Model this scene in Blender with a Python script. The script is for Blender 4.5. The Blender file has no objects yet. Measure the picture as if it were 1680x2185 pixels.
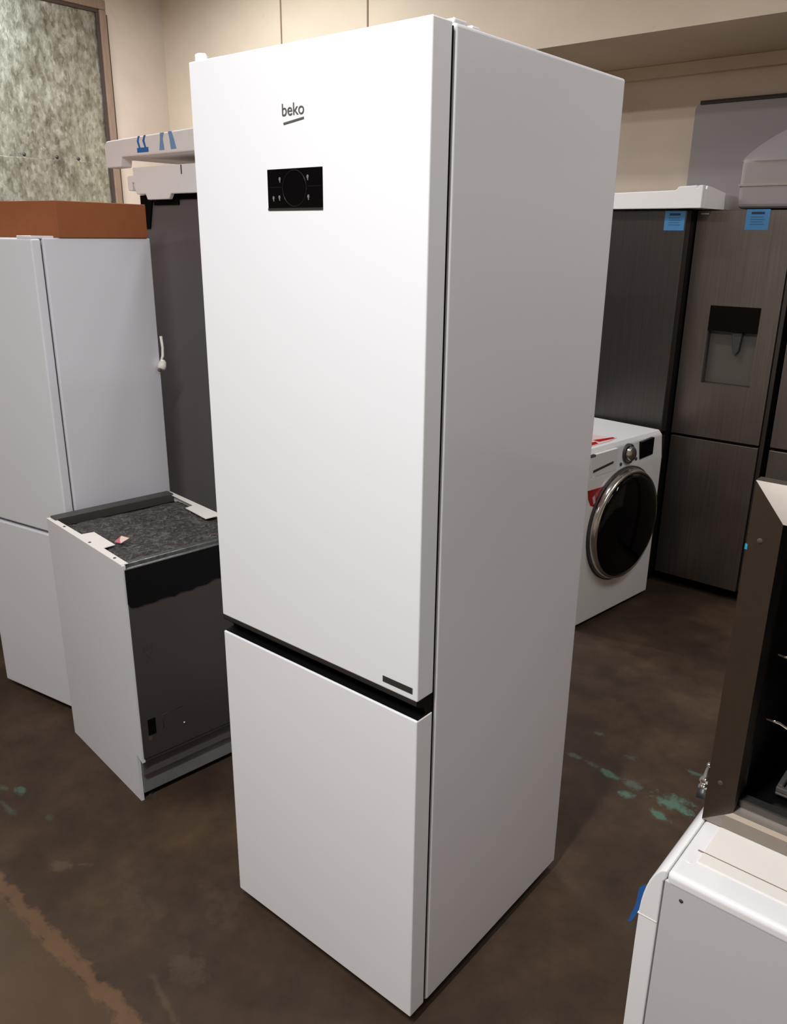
import bpy, bmesh, math, random
from mathutils import Vector, Matrix

random.seed(7)
S = bpy.context.scene
COL = S.collection

# ------------------------------------------------------------------ camera
cam_d = bpy.data.cameras.new('camera')
cam = bpy.data.objects.new('camera', cam_d)
COL.objects.link(cam)
YAW, PITCH, ROLL, FPX = 0.6977, 0.3268, 0.0112, 1737.4
fw = Vector((-math.sin(YAW) * math.cos(PITCH), math.cos(YAW) * math.cos(PITCH), -math.sin(PITCH)))
rt = Vector((math.cos(YAW), math.sin(YAW), 0))
up = rt.cross(fw)
r2 = math.cos(ROLL) * rt + math.sin(ROLL) * up
u2 = -math.sin(ROLL) * rt + math.cos(ROLL) * up
m = Matrix((r2, u2, -fw)).transposed().to_4x4()
m.translation = Vector((0.8496, -1.0918, 1.7147))
cam.matrix_world = m
cam_d.sensor_fit = 'HORIZONTAL'
cam_d.sensor_width = 36.0
cam_d.lens = FPX * 36.0 / 1680.0
cam_d.clip_start = 0.02
S.camera = cam

# ------------------------------------------------------------------ colour / exposure / world
S.view_settings.view_transform = 'Standard'
S.view_settings.look = 'None'
S.view_settings.gamma = 1.0
S.view_settings.use_curve_mapping = False
S.view_settings.exposure = 0.0
w = bpy.data.worlds.new('world'); S.world = w
w.use_nodes = True
w.node_tree.nodes['Background'].inputs[0].default_value = (1, 0.95, 0.9, 1)
w.node_tree.nodes['Background'].inputs[1].default_value = 0.02

# ------------------------------------------------------------------ inferred front and back ceiling lamps, plus unseen lamps added as fill
CEIL = 3.9
LAMPS = [  # x, y, z, length, width, watts, along-x
    (0.2, -1.65, 3.25, 1.25, 0.16, 97, False),
    (-1.5, 1.4, 3.6, 1.25, 0.16, 25, True),
    (1.6, 2.5, 3.5, 1.25, 0.16, 23, True),  # added to lift the front-loading washer
    (-2.6, -1.75, 3.4, 1.25, 0.16, 25, True),  # added fill for foam, carton and dishwasher side
    (-4.3, 1.2, 3.5, 1.25, 0.16, 112, True),  # added to brighten the far left end of the walls
    (-4.0, 2.4, 3.75, 1.25, 0.16, 60, True),  # added for the glare on the galvanized door
    (0.9, 0.9, 3.1, 1.25, 0.16, 11, False),  # added so the tall fridge side fades from top to bottom
]
for (x, y, z, l, wd, P, ax) in LAMPS:
    ld = bpy.data.lights.new('ceiling_or_fill_light', 'AREA')
    ld.shape = 'RECTANGLE'; ld.size = l; ld.size_y = wd; ld.energy = P
    ld.color = (0.945, 0.965, 1.0)
    lo = bpy.data.objects.new('ceiling_or_fill_light', ld)
    lo.location = (x, y, z - 0.012)
    if not ax: lo.rotation_euler = (0, 0, math.pi / 2)
    COL.objects.link(lo)

# ------------------------------------------------------------------ helpers
def lin(c):
    return tuple(((v / 255) / 12.92 if v / 255 <= 0.04045 else ((v / 255 + 0.055) / 1.055) ** 2.4) for v in c) + (1,)

class NT:
    def __init__(self, name):
        self.m = bpy.data.materials.new(name); self.m.use_nodes = True
        self.t = self.m.node_tree; self.b = self.t.nodes['Principled BSDF']
    def n(self, typ, **kw):
        nd = self.t.nodes.new(typ)
        for k, v in kw.items():
            if k.startswith('i_'):
                key = k[2:]
                key = int(key) if key.isdigit() else key.replace('_', ' ')
                nd.inputs[key].default_value = v
            else: setattr(nd, k, v)
        return nd
    def l(self, a, b): self.t.links.new(a, b)

def mat(name, rgb, rough=0.5, metal=0.0, spec=0.5, noise=0.0, nscale=20, bump=0.0, bscale=200, coat=0.0, aniso=0.0, arot=0.0, stretch=None, rgb2=None):
    N = NT(name); b = N.b
    b.inputs['Base Color'].default_value = lin(rgb)
    b.inputs['Roughness'].default_value = rough
    b.inputs['Metallic'].default_value = metal
    b.inputs['Specular IOR Level'].default_value = spec
    if coat: b.inputs['Coat Weight'].default_value = coat
    tc = N.n('ShaderNodeTexCoord')
    src = tc.outputs['Object']
    if stretch:
        mp = N.n('ShaderNodeMapping'); mp.inputs['Scale'].default_value = stretch
        N.l(src, mp.inputs[0]); src = mp.outputs[0]
    if noise:
        no = N.n('ShaderNodeTexNoise', i_Scale=nscale, i_Detail=4.0)
        N.l(src, no.inputs['Vector'])
        mx = N.n('ShaderNodeMix', data_type='RGBA')
        c1 = lin(rgb); c2 = lin(rgb2) if rgb2 else tuple(v * (1 - noise) for v in c1[:3]) + (1,)
        mx.inputs[6].default_value = c1; mx.inputs[7].default_value = c2
        N.l(no.outputs['Fac'], mx.inputs[0]); N.l(mx.outputs[2], b.inputs['Base Color'])
    if bump:
        nb = N.n('ShaderNodeTexNoise', i_Scale=bscale, i_Detail=2.0)
        N.l(src, nb.inputs['Vector'])
        bp = N.n('ShaderNodeBump', i_Strength=bump, i_Distance=0.001)
        N.l(nb.outputs['Fac'], bp.inputs['Height']); N.l(bp.outputs[0], b.inputs['Normal'])
    if aniso:
        b.inputs['Anisotropic'].default_value = aniso
        b.inputs['Anisotropic Rotation'].default_value = arot
    return N.m

def add_bm(dst, src, mati):
    for f in src.faces: f.material_index = mati
    me = bpy.data.meshes.new('tmp'); src.to_mesh(me); src.free()
    dst.from_mesh(me); bpy.data.meshes.remove(me)

class MB:
    def __init__(self): self.bm = bmesh.new()
    def box(self, lo, hi, bev=0.0, seg=2, mi=0):
        t = bmesh.new(); bmesh.ops.create_cube(t, size=1)
        for v in t.verts:
            v.co = Vector(((lo[i] + hi[i]) / 2 + v.co[i] * (hi[i] - lo[i])) for i in range(3))
        if bev: bmesh.ops.bevel(t, geom=list(t.edges), offset=bev, segments=seg, profile=0.5, affect='EDGES')
        add_bm(self.bm, t, mi); return self
    def prism(self, pts, axis, a, b, bev=0.0, seg=2, mi=0, smooth=False):
        t = bmesh.new()
        def mk(p, h):
            if axis == 'x': return (h, p[0], p[1])
            if axis == 'y': return (p[0], h, p[1])
            return (p[0], p[1], h)
        v0 = [t.verts.new(mk(p, a)) for p in pts]; v1 = [t.verts.new(mk(p, b)) for p in pts]
        n = len(pts); f0 = t.faces.new(v0); f1 = t.faces.new(v1[::-1]); side = []
        for i in range(n): side.append(t.faces.new((v0[i], v1[i], v1[(i + 1) % n], v0[(i + 1) % n])))
        bmesh.ops.recalc_face_normals(t, faces=list(t.faces))
        if smooth:
            for f in side: f.smooth = True
        if bev: bmesh.ops.bevel(t, geom=list(t.edges), offset=bev, segments=seg, profile=0.5, affect='EDGES')
        add_bm(self.bm, t, mi); return self
    def lathe(self, prof, origin, axis, n=48, mi=0, smooth=True):
        t = bmesh.new(); ax = Vector(axis).normalized(); o = Vector(origin)
        q = ax.to_track_quat('Z', 'Y')
        rings = []
        for r, h in prof:
            if r < 1e-6: rings.append([t.verts.new(o + ax * h)])
            else: rings.append([t.verts.new(o + q @ Vector((r * math.cos(2 * math.pi * k / n), r * math.sin(2 * math.pi * k / n), h))) for k in range(n)])
        for a, b in zip(rings[:-1], rings[1:]):
            for k in range(n):
                if len(a) == 1 and len(b) == 1: continue
                if len(a) == 1: f = t.faces.new((a[0], b[k], b[(k + 1) % n]))
                elif len(b) == 1: f = t.faces.new((a[k], b[0], a[(k + 1) % n]))
                else: f = t.faces.new((a[k], b[k], b[(k + 1) % n], a[(k + 1) % n]))
                f.smooth = smooth
        bmesh.ops.recalc_face_normals(t, faces=list(t.faces))
        add_bm(self.bm, t, mi); return self
    def cyl(self, p0, p1, r, n=24, mi=0):
        d = Vector(p1) - Vector(p0); L = d.length
        self.lathe([(0, 0), (r, 0), (r, 0), (r, L), (r, L), (0, L)], p0, d, n, mi, True)
        return self
    def tube(self, pts, r, n=10, mi=0):
        t = bmesh.new(); pts = [Vector(p) for p in pts]; rings = []
        for i, p in enumerate(pts):
            d = (pts[min(i + 1, len(pts) - 1)] - pts[max(i - 1, 0)]).normalized()
            q = d.to_track_quat('Z', 'Y')
            rings.append([t.verts.new(p + q @ Vector((r * math.cos(2 * math.pi * k / n), r * math.sin(2 * math.pi * k / n), 0))) for k in range(n)])
        for a, b in zip(rings[:-1], rings[1:]):
            best = min(range(n), key=lambda s: (a[0].co - b[s].co).length)
            for k in range(n):
                f = t.faces.new((a[k], a[(k + 1) % n], b[(k + 1 + best) % n], b[(k + best) % n])); f.smooth = True
        t.faces.new(rings[0][::-1]); t.faces.new(rings[-1])
        bmesh.ops.recalc_face_normals(t, faces=list(t.faces))
        add_bm(self.bm, t, mi); return self
    def mesh(self, verts, faces, mi=0, smooth=False):
        t = bmesh.new(); vs = [t.verts.new(v) for v in verts]
        for f in faces:
            ff = t.faces.new([vs[i] for i in f]); ff.smooth = smooth
        bmesh.ops.recalc_face_normals(t, faces=list(t.faces))
        add_bm(self.bm, t, mi); return self
    def text(self, body, size, mtx, depth=0.0006, mi=0, sx=1.0):
        cu = bpy.data.curves.new('txt', 'FONT'); cu.body = body; cu.size = size; cu.extrude = depth
        ob = bpy.data.objects.new('txt', cu); COL.objects.link(ob)
        dg = bpy.context.evaluated_depsgraph_get()
        me = bpy.data.meshes.new_from_object(ob.evaluated_get(dg))
        me.transform(Matrix.Diagonal((sx, 1, 1, 1))); me.transform(mtx)
        t = bmesh.new(); t.from_mesh(me); bpy.data.meshes.remove(me)
        bpy.data.objects.remove(ob); bpy.data.curves.remove(cu)
        add_bm(self.bm, t, mi); return self
    def build(self, name, mats, parent=None, label=None, kind=None, **kw):
        me = bpy.data.meshes.new(name); self.bm.to_mesh(me); self.bm.free()
        if not isinstance(mats, (list, tuple)): mats = [mats]
        for x in mats: me.materials.append(x)
        ob = bpy.data.objects.new(name, me); COL.objects.link(ob)
        if parent: ob.parent = parent
        if label: ob['label'] = label
        if kind: ob['kind'] = kind
        for k, v in kw.items(): ob[k] = v
        return ob

def thing(name, label, cat, loc=(0, 0, 0), rz=0.0, group=None):
    o = bpy.data.objects.new(name, None); COL.objects.link(o)
    o.empty_display_size = 0.1
    o.location = loc; o.rotation_euler = (0, 0, rz)
    o['label'] = label; o['category'] = cat
    if group: o['group'] = group
    return o

# ------------------------------------------------------------------ materials
M = {}
M['white'] = mat('white_enamel', (240, 237, 239), 0.10, spec=0.5)
M['white_door'] = mat('white_door', (250, 248, 249), 0.30, bump=0.02, bscale=700)
M['white_old'] = mat('white_side', (226, 224, 228), 0.35, bump=0.02, bscale=500)
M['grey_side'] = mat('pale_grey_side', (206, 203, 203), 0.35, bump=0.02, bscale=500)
M['white_gloss'] = mat('white_gloss', (246, 244, 242), 0.12, coat=0.3)
M['cream'] = mat('cream_plastic', (244, 237, 227), 0.4)
M['black'] = mat('black_gloss', (4, 4, 6), 0.15, spec=0.15)
M['black_matte'] = mat('black_plastic', (6, 6, 7), 0.5, spec=0.25)
M['dark'] = mat('dark_gap', (3, 3, 3), 0.8, spec=0.1)
M['gunmetal'] = mat('gunmetal', (70, 68, 66), 0.4, metal=0.6)
M['logo'] = mat('grey_print', (96, 92, 90), 0.4)
M['badge'] = mat('badge_grey', (78, 75, 70), 0.4, metal=0.5)
M['icon'] = mat('icon_print', (120, 115, 118), 0.5)
M['ring'] = mat('dial_ring', (26, 38, 32), 0.3)
M['chrome'] = mat('chrome', (225, 222, 218), 0.08, metal=1.0)
M['satin'] = mat('satin_chrome', (214, 211, 206), 0.22, metal=1.0)
M['steel_grey'] = mat('grey_panel', (92, 84, 84), 0.45, metal=0.0, bump=0.02, bscale=300)
M['steel_v'] = mat('brushed_steel', (142, 132, 124), 0.38, metal=0.85, noise=0.35, nscale=8, stretch=(14, 14, 0.35), rgb2=(108, 98, 92))
M['steel_dark'] = mat('dark_steel', (100, 94, 90), 0.38, metal=0.9, noise=0.3, nscale=8, stretch=(10, 10, 0.35), rgb2=(80, 75, 72))
M['steel_frame'] = mat('frame_steel', (146, 137, 128), 0.33, metal=1.0, noise=0.15, nscale=60, stretch=(1, 1, 1))
M['lip'] = mat('lip_steel', (206, 192, 178), 0.42, metal=0.7)
M['foam'] = mat('polystyrene', (248, 243, 240), 0.8, bump=0.25, bscale=260)
M['blueprint'] = mat('blue_print', (46, 112, 184), 0.7)
M['blueprint2'] = mat('blue_print_pale', (128, 164, 206), 0.7)
M['bluetape'] = mat('blue_label', (72, 136, 186), 0.5, noise=0.15, nscale=60)
M['bluetape_dk'] = mat('blue_tape', (20, 84, 150), 0.45)
M['labelprint'] = mat('label_print', (24, 46, 70), 0.6)
M['carton'] = mat('cardboard', (158, 90, 47), 0.8, noise=0.2, nscale=25, bump=0.1, bscale=120)
M['red'] = mat('red_sticker', (168, 16, 14), 0.35)
M['sticker_white'] = mat('sticker_white', (220, 190, 190), 0.5)
M['orange'] = mat('sticker_orange', (178, 84, 30), 0.5)
M['glass_dark'] = mat('dark_glass', (3, 4, 6), 0.08, spec=0.25)
M['foil'] = mat('worn_strip', (150, 152, 148), 0.3, metal=0.6, noise=0.8, nscale=45, rgb2=(20, 20, 20))
M['dw_door'] = mat('door_plate', (92, 84, 82), 0.38, metal=0.6, bump=0.02)
M['plinth'] = mat('grey_plinth', (128, 128, 128), 0.5, noise=0.4, nscale=12)
M['rail'] = mat('rail_grey', (78, 74, 72), 0.45, metal=0.3)
M['paper'] = mat('paper', (226, 196, 182), 0.8)
M['paper_pink'] = mat('paper_pink', (196, 110, 118), 0.8)
M['brown'] = mat('brown_plastic', (110, 84, 60), 0.6)
M['jamb'] = mat('jamb_wood', (160, 134, 114), 0.7, noise=0.45, nscale=9, stretch=(6, 6, 1))
M['jamb_dk'] = mat('jamb_dark_strip', (74, 60, 52), 0.8)  # plain dark brown for gap edges, slits and screw holes
M['seam'] = mat('seam_strip', (150, 128, 110), 0.8)
M['sheet'] = mat('grey_board', (162, 154, 153), 0.55, noise=0.08, nscale=3)
M['sheet_trim'] = mat('dark_trim', (52, 46, 40), 0.6)
M['tray'] = mat('grey_tray', (128, 124, 118), 0.3, metal=0.6, noise=0.3, nscale=30)
M['cavity'] = mat('cavity_enamel', (10, 9, 9), 0.35)
M['housing'] = mat('lamp_housing', (225, 225, 222), 0.5)
M['bluedot'] = mat('blue_dot', (40, 150, 190), 0.6)

def concrete():
    N = NT('stained_concrete'); b = N.b
    tc = N.n('ShaderNodeTexCoord'); P = tc.outputs['Object']
    n1 = N.n('ShaderNodeTexNoise', i_Scale=2.6, i_Detail=7.0, i_Roughness=0.62); N.l(P, n1.inputs['Vector'])
    r1 = N.n('ShaderNodeValToRGB'); N.l(n1.outputs['Fac'], r1.inputs[0])
    e = r1.color_ramp.elements
    e[0].position = 0.30; e[0].color = lin((50, 36, 25))
    e[1].position = 0.72; e[1].color = lin((84, 65, 47))
    x = e.new(0.5); x.color = lin((64, 48, 34))
    n2 = N.n('ShaderNodeTexNoise', i_Scale=9.0, i_Detail=8.0, i_Roughness=0.7); N.l(P, n2.inputs['Vector'])
    mx = N.n('ShaderNodeMix', data_type='RGBA', blend_type='OVERLAY'); mx.inputs[0].default_value = 0.65
    N.l(r1.outputs[0], mx.inputs[6]); N.l(n2.outputs['Fac'], mx.inputs[7])
    col = mx.outputs[2]
    sep = N.n('ShaderNodeSeparateXYZ'); N.l(P, sep.inputs[0])
    wob = N.n('ShaderNodeTexNoise', i_Scale=16.0, i_Detail=5.0, i_Roughness=0.7); N.l(P, wob.inputs['Vector'])
    def mth(op, a, bb=None, c=None, clamp=False):
        nd = N.n('ShaderNodeMath', operation=op, use_clamp=clamp)
        for i, v in enumerate((a, bb, c)):
            if v is None: continue
            if isinstance(v, (int, float)): nd.inputs[i].default_value = v
            else: N.l(v, nd.inputs[i])
        return nd.outputs[0]
    X, Y = sep.outputs[0], sep.outputs[1]
    def blend(fac, rgb):
        nonlocal col
        k = N.n('ShaderNodeMix', data_type='RGBA'); N.l(fac, k.inputs[0]); N.l(col, k.inputs[6]); k.inputs[7].default_value = lin(rgb)
        col = k.outputs[2]
    # yellowish slab beyond the joint
    slab = mth('MULTIPLY', mth('LESS_THAN', Y, -0.42), mth('LESS_THAN', X, 0.3))
    blend(mth('MULTIPLY', slab, 0.40), (88, 70, 46))
    # filled joint line
    d = mth('ABSOLUTE', mth('ADD', mth('ADD', Y, 0.403), mth('MULTIPLY', mth('SUBTRACT', wob.outputs['Fac'], 0.5), 0.09)))
    line = mth('MULTIPLY', mth('MULTIPLY', mth('SUBTRACT', 0.026, d), 70, clamp=True), mth('LESS_THAN', X, 0.45))
    blend(mth('MULTIPLY', line, mth('MULTIPLY_ADD', n1.outputs['Fac'], 0.9, 0.15)), (116, 84, 56))
    # scraps of teal paint / pale marks
    def spot(cx, cy, rx, ry, rgb, amt, rot=0.0, thr=0.0):
        c, s = math.cos(rot), math.sin(rot)
        dx = mth('SUBTRACT', X, cx); dy = mth('SUBTRACT', Y, cy)
        u = mth('DIVIDE', mth('ADD', mth('MULTIPLY', dx, c), mth('MULTIPLY', dy, s)), rx)
        v = mth('DIVIDE', mth('SUBTRACT', mth('MULTIPLY', dy, c), mth('MULTIPLY', dx, s)), ry)
        q = mth('SQRT', mth('ADD', mth('MULTIPLY', u, u), mth('MULTIPLY', v, v)))
        val = mth('ADD', mth('SUBTRACT', 1.0, q), mth('MULTIPLY', mth('SUBTRACT', wob.outputs['Fac'], 0.52 + thr), 4.0))
        blend(mth('MULTIPLY', mth('MULTIPLY', val, 1.6, clamp=True), amt), rgb)
    T = (84, 116, 100); TG = (86, 100, 90)
    spot(0.150, 1.16, 0.085, 0.042, T, 0.85, 0.0); spot(0.135, 1.075, 0.05, 0.022, T, 0.8, -0.3)
    spot(0.012, 1.165, 0.045, 0.03, TG, 0.6); spot(0.01, 1.105, 0.04, 0.018, T, 0.75)
    spot(-0.085, 1.165, 0.05, 0.016, T, 0.75, -0.1); spot(-0.15, 1.175, 0.05, 0.016, TG, 0.6, -0.1); spot(-0.215, 1.18, 0.04, 0.013, TG, 0.55)
    spot(-0.22, 1.36, 0.04, 0.016, TG, 0.55); spot(-0.07, 1.30, 0.03, 0.016, TG, 0.45); spot(0.16, 1.36, 0.06, 0.016, T, 0.5)
    spot(-1.483, -0.175, 0.035, 0.025, T, 0.6); spot(-1.545, -0.205, 0.03, 0.02, TG, 0.6); spot(-1.43, -0.24, 0.06, 0.012, TG, 0.4)
    spot(-1.29, -0.175, 0.03, 0.02, TG, 0.3)
    spot(-1.07, -0.255, 0.05, 0.022, (110, 92, 75), 0.35, 0.5); spot(-1.03, -0.21, 0.04, 0.012, (108, 88, 74), 0.3, 0.8)
    spot(-0.60, -0.04, 0.10, 0.08, (96, 75, 56), 0.22); spot(-0.53, -0.23, 0.07, 0.05, (100, 84, 66), 0.25)
    spot(-0.80, -0.19, 0.10, 0.04, (92, 75, 58), 0.22); spot(0.12, -0.02, 0.12, 0.06, (100, 79, 54), 0.25)
    spot(0.25, 0.2, 0.10, 0.05, (94, 77, 60), 0.22); spot(-0.45, -0.33, 0.16, 0.012, (100, 82, 64), 0.3, -0.25)
    N.l(col, b.inputs['Base Color']); b.inputs['Specular IOR Level'].default_value = 0.35
    rr = N.n('ShaderNodeMapRange', i_3=0.55, i_4=0.75); N.l(n2.outputs['Fac'], rr.inputs[0]); N.l(rr.outputs[0], b.inputs['Roughness'])
    bp = N.n('ShaderNodeBump', i_Strength=0.12, i_Distance=0.004); N.l(n2.outputs['Fac'], bp.inputs['Height']); N.l(bp.outputs[0], b.inputs['Normal'])
    return N.m

def plaster(name, c1, c2):
    N = NT(name); b = N.b
    tc = N.n('ShaderNodeTexCoord')
    n1 = N.n('ShaderNodeTexNoise', i_Scale=1.3, i_Detail=6.0, i_Roughness=0.6); N.l(tc.outputs['Object'], n1.inputs['Vector'])
    r = N.n('ShaderNodeValToRGB'); r.color_ramp.elements[0].position = 0.3; r.color_ramp.elements[1].position = 0.7
    r.color_ramp.elements[0].color = lin(c1); r.color_ramp.elements[1].color = lin(c2)
    N.l(n1.outputs['Fac'], r.inputs[0])
    n2 = N.n('ShaderNodeTexNoise', i_Scale=7.0, i_Detail=3.0); N.l(tc.outputs['Object'], n2.inputs['Vector'])
    s = N.n('ShaderNodeValToRGB'); s.color_ramp.elements[0].position = 0.70; s.color_ramp.elements[1].position = 0.78
    s.color_ramp.elements[0].color = (0, 0, 0, 1); s.color_ramp.elements[1].color = (0.35, 0.35, 0.35, 1)
    N.l(n2.outputs['Fac'], s.inputs[0])
    mx = N.n('ShaderNodeMix', data_type='RGBA'); N.l(s.outputs[0], mx.inputs[0]); N.l(r.outputs[0], mx.inputs[6]); mx.inputs[7].default_value = lin((170, 140, 116))
    N.l(mx.outputs[2], b.inputs['Base Color']); b.inputs['Roughness'].default_value = 0.85
    bp = N.n('ShaderNodeBump', i_Strength=0.1, i_Distance=0.003); N.l(n2.outputs['Fac'], bp.inputs['Height']); N.l(bp.outputs[0], b.inputs['Normal'])
    return N.m

def galvanized():
    N = NT('galvanized_sheet'); b = N.b
    tc = N.n('ShaderNodeTexCoord')
    mp = N.n('ShaderNodeMapping'); mp.inputs['Scale'].default_value = (1, 1.0, 0.55); N.l(tc.outputs['Object'], mp.inputs[0])
    n0 = N.n('ShaderNodeTexNoise', i_Scale=2.2, i_Detail=3.0); N.l(mp.outputs[0], n0.inputs['Vector'])
    n1 = N.n('ShaderNodeTexNoise', i_Scale=16.0, i_Detail=7.0, i_Roughness=0.72); N.l(mp.outputs[0], n1.inputs['Vector'])
    vo = N.n('ShaderNodeTexVoronoi', i_Scale=48.0); N.l(mp.outputs[0], vo.inputs['Vector'])
    bw = N.n('ShaderNodeRGBToBW'); N.l(vo.outputs['Color'], bw.inputs[0])
    ma = N.n('ShaderNodeMath', operation='MULTIPLY_ADD'); N.l(bw.outputs[0], ma.inputs[0]); ma.inputs[1].default_value = 0.22; N.l(n1.outputs['Fac'], ma.inputs[2])
    r = N.n('ShaderNodeValToRGB'); e = r.color_ramp.elements
    e[0].position = 0.40; e[0].color = lin((112, 110, 98)); e[1].position = 0.86; e[1].color = lin((206, 210, 200))
    x = e.new(0.6); x.color = lin((158, 158, 146))
    N.l(ma.outputs[0], r.inputs[0]); N.l(r.outputs[0], b.inputs['Base Color'])
    b.inputs['Metallic'].default_value = 0.9
    rr = N.n('ShaderNodeMapRange', i_3=0.34, i_4=0.50); N.l(n1.outputs['Fac'], rr.inputs[0]); N.l(rr.outputs[0], b.inputs['Roughness'])
    b0 = N.n('ShaderNodeBump', i_Strength=0.35, i_Distance=0.05); N.l(n0.outputs['Fac'], b0.inputs['Height'])
    bp = N.n('ShaderNodeBump', i_Strength=0.35, i_Distance=0.006); N.l(ma.outputs[0], bp.inputs['Height']); N.l(b0.outputs[0], bp.inputs['Normal']); N.l(bp.outputs[0], b.inputs['Normal'])
    return N.m

def felt():
    N = NT('bitumen_felt'); b = N.b
    tc = N.n('ShaderNodeTexCoord')
    n1 = N.n('ShaderNodeTexNoise', i_Scale=38.0, i_Detail=8.0, i_Roughness=0.8, i_Distortion=1.5); N.l(tc.outputs['Object'], n1.inputs['Vector'])
    r = N.n('ShaderNodeValToRGB'); e = r.color_ramp.elements
    e[0].position = 0.38; e[0].color = lin((24, 22, 22)); e[1].position = 0.66; e[1].color = lin((138, 130, 122)); x = e.new(0.5); x.color = lin((66, 61, 58))
    N.l(n1.outputs['Fac'], r.inputs[0]); N.l(r.outputs[0], b.inputs['Base Color'])
    b.inputs['Roughness'].default_value = 0.6
    bp = N.n('ShaderNodeBump', i_Strength=0.9, i_Distance=0.006); N.l(n1.outputs['Fac'], bp.inputs['Height']); N.l(bp.outputs[0], b.inputs['Normal'])
    return N.m

M['felt'] = felt(); M['floor'] = concrete(); M['galv'] = galvanized()
M['wall'] = plaster('beige_plaster', (214, 198, 176), (228, 212, 190))
M['wall2'] = plaster('beige_plaster_left', (202, 186, 170), (218, 203, 188))
M['wall3'] = plaster('beige_plaster_recess', (216, 200, 180), (230, 214, 194))  # plaster colour lightened to stand in for light missing in the recess
M['ceil'] = mat('ceiling_paint', (214, 208, 200), 0.9)

# ------------------------------------------------------------------ room shell
XW, XE, YS, YB, YR = -5.8, 4.6, -5.2, 3.69, 4.62
LZ = 2.789      # underside of the lintel
XO = -2.9       # left edge of the opening under the lintel
T = 0.15
MB().box((XW - T, YS - T, -0.1), (XE + T, YR + T, 0)).build('floor', M['floor'], kind='structure')
MB().box((XW - T, YS - T, CEIL), (XE + T, YR + T, CEIL + 0.1)).build('ceiling', M['ceil'], kind='structure')
# left wall with a doorway-sized sheet door set on it
MB().box((XW - T, YS - T, 0), (XW, YR + T, CEIL)).build('wall_left', M['wall2'], kind='structure')
MB().box((XE, YS - T, 0), (XE + T, YR + T, CEIL)).build('wall_right', M['wall'], kind='structure')
MB().box((XW, YS - T, 0), (XE, YS, CEIL)).build('wall_front', M['wall'], kind='structure')
b_ = MB()
b_.box((XW, YB, 0), (XO, YR, LZ))
b_.box((XW, YB, LZ), (XE, YR, CEIL))
b_.build('wall_back', M['wall'], kind='structure')
MB().box((XO, YR, 0), (XE, YR + T, LZ)).build('wall_recess', M['wall3'], kind='structure')
MB().box((XO, YR - 0.05, LZ - 0.075), (XE, YR, LZ - 0.0005), 0.004).build('trim_1', M['wall'], kind='structure')
for i, (x, zt) in enumerate(((-4.316, CEIL), (-3.441, CEIL))):
    MB().box((x - 0.006, YB - 0.006, LZ - 0.4), (x + 0.006, YB, zt), 0.002).build('trim_%d' % (i + 2), M['seam'], kind='structure')

# sheet-metal door on the left wall
dr = MB().box((XW, 1.55, 0), (XW + 0.012, 3.038, 3.38)).build('door_1', M['galv'], kind='structure')
d_low = MB().box((XW + 0.012, 1.55, 0.0), (XW + 0.024, 3.02, 2.262), 0.003).build('lower_sheet', M['galv'], dr, label='lower overlapping galvanized sheet')
for y in (1.74, 2.02, 2.31, 2.58, 2.766):
    MB().lathe([(0.014, 0), (0.012, 0.006), (0, 0.009)], (XW + 0.012, y, 2.284), (1, 0, 0), 12).build('rivet', M['gunmetal'], dr, label='dark rivet')
MB().box((XW, 3.038, 0), (XW + 0.03, 3.062, 3.379), 0.002).box((XW, 1.55, 3.38), (XW + 0.03, 3.062, 3.405), 0.002).build('dark_edge', M['jamb_dk'], dr, label='dark gap edge')
MB().box((XW, 3.062, 0), (XW + 0.045, 3.122, 3.404), 0.006).box((XW, 1.45, 3.405), (XW + 0.045, 3.122, 3.475), 0.006).build('door_frame', M['jamb'], dr, label='worn wooden door frame')
MB().box((XW, 3.122, 0), (XW + 0.02, 3.145, 3.38), 0.002).build('frame_gap', M['jamb_dk'], dr)

# ------------------------------------------------------------------ housings for the inferred and the added lamps
LAMP_WORDS = ['bright tube lamp hung in front of the tall white fridge doors', 'tube lamp hung above the gap behind the tall white fridge',
              'added fill lamp at the right near the lintel, lighting the washer', 'added fill lamp in front of the plain white fridge with the carton',
              'added fill lamp in front of the galvanized sheet door, lighting the far left wall', 'added lamp in the corner, making the glare on the galvanized sheet door', 'added fill lamp over the oven, grading the tall white fridge side']
for i, (x, y, z, l, wd, P, ax) in enumerate(LAMPS):
    t = thing('ceiling_or_fill_lamp', LAMP_WORDS[i], 'lamp', (x, y, z), 0 if ax else math.pi / 2)
    MB().box((-l / 2 - 0.03, -wd / 2 - 0.01, 0.0), (l / 2 + 0.03, wd / 2 + 0.01, 0.06), 0.01).build('housing', M['housing'], t)
    for sx in (-0.45, 0.45):
        MB().cyl((sx, 0, 0.06), (sx, 0, (CEIL if y < YB else LZ) - z), 0.006, 8).build('rod', M['satin'], t)

# ------------------------------------------------------------------ tall white fridge freezer
W_, D_, H_ = 0.595, 0.655, 2.028
BF = 0.0585
t = thing('fridge_freezer', 'tall glossy white fridge freezer with small black display, standing alone in front', 'fridge')
b_ = MB().box((-W_, BF, 0.032), (0, D_, H_), 0.006, 4)
b_.build('body', M['white'], t)
MB().box((-W_ + 0.004, 0.044, 0.04), (-0.0045, BF + 0.006, H_ - 0.005)).build('door_gasket', M['dark'], t)  # near-black and set forward, so its colour supplies the shade in the gap
dU = MB().box((-W_, 0, 0.8541), (0, 0.0501, H_), 0.0025, 2).build('upper_door', M['white_door'], t)
dL = MB().box((-W_, 0, 0.035), (0, 0.0501, 0.8107), 0.0025, 2).build('lower_door', M['white_door'], t)
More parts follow.
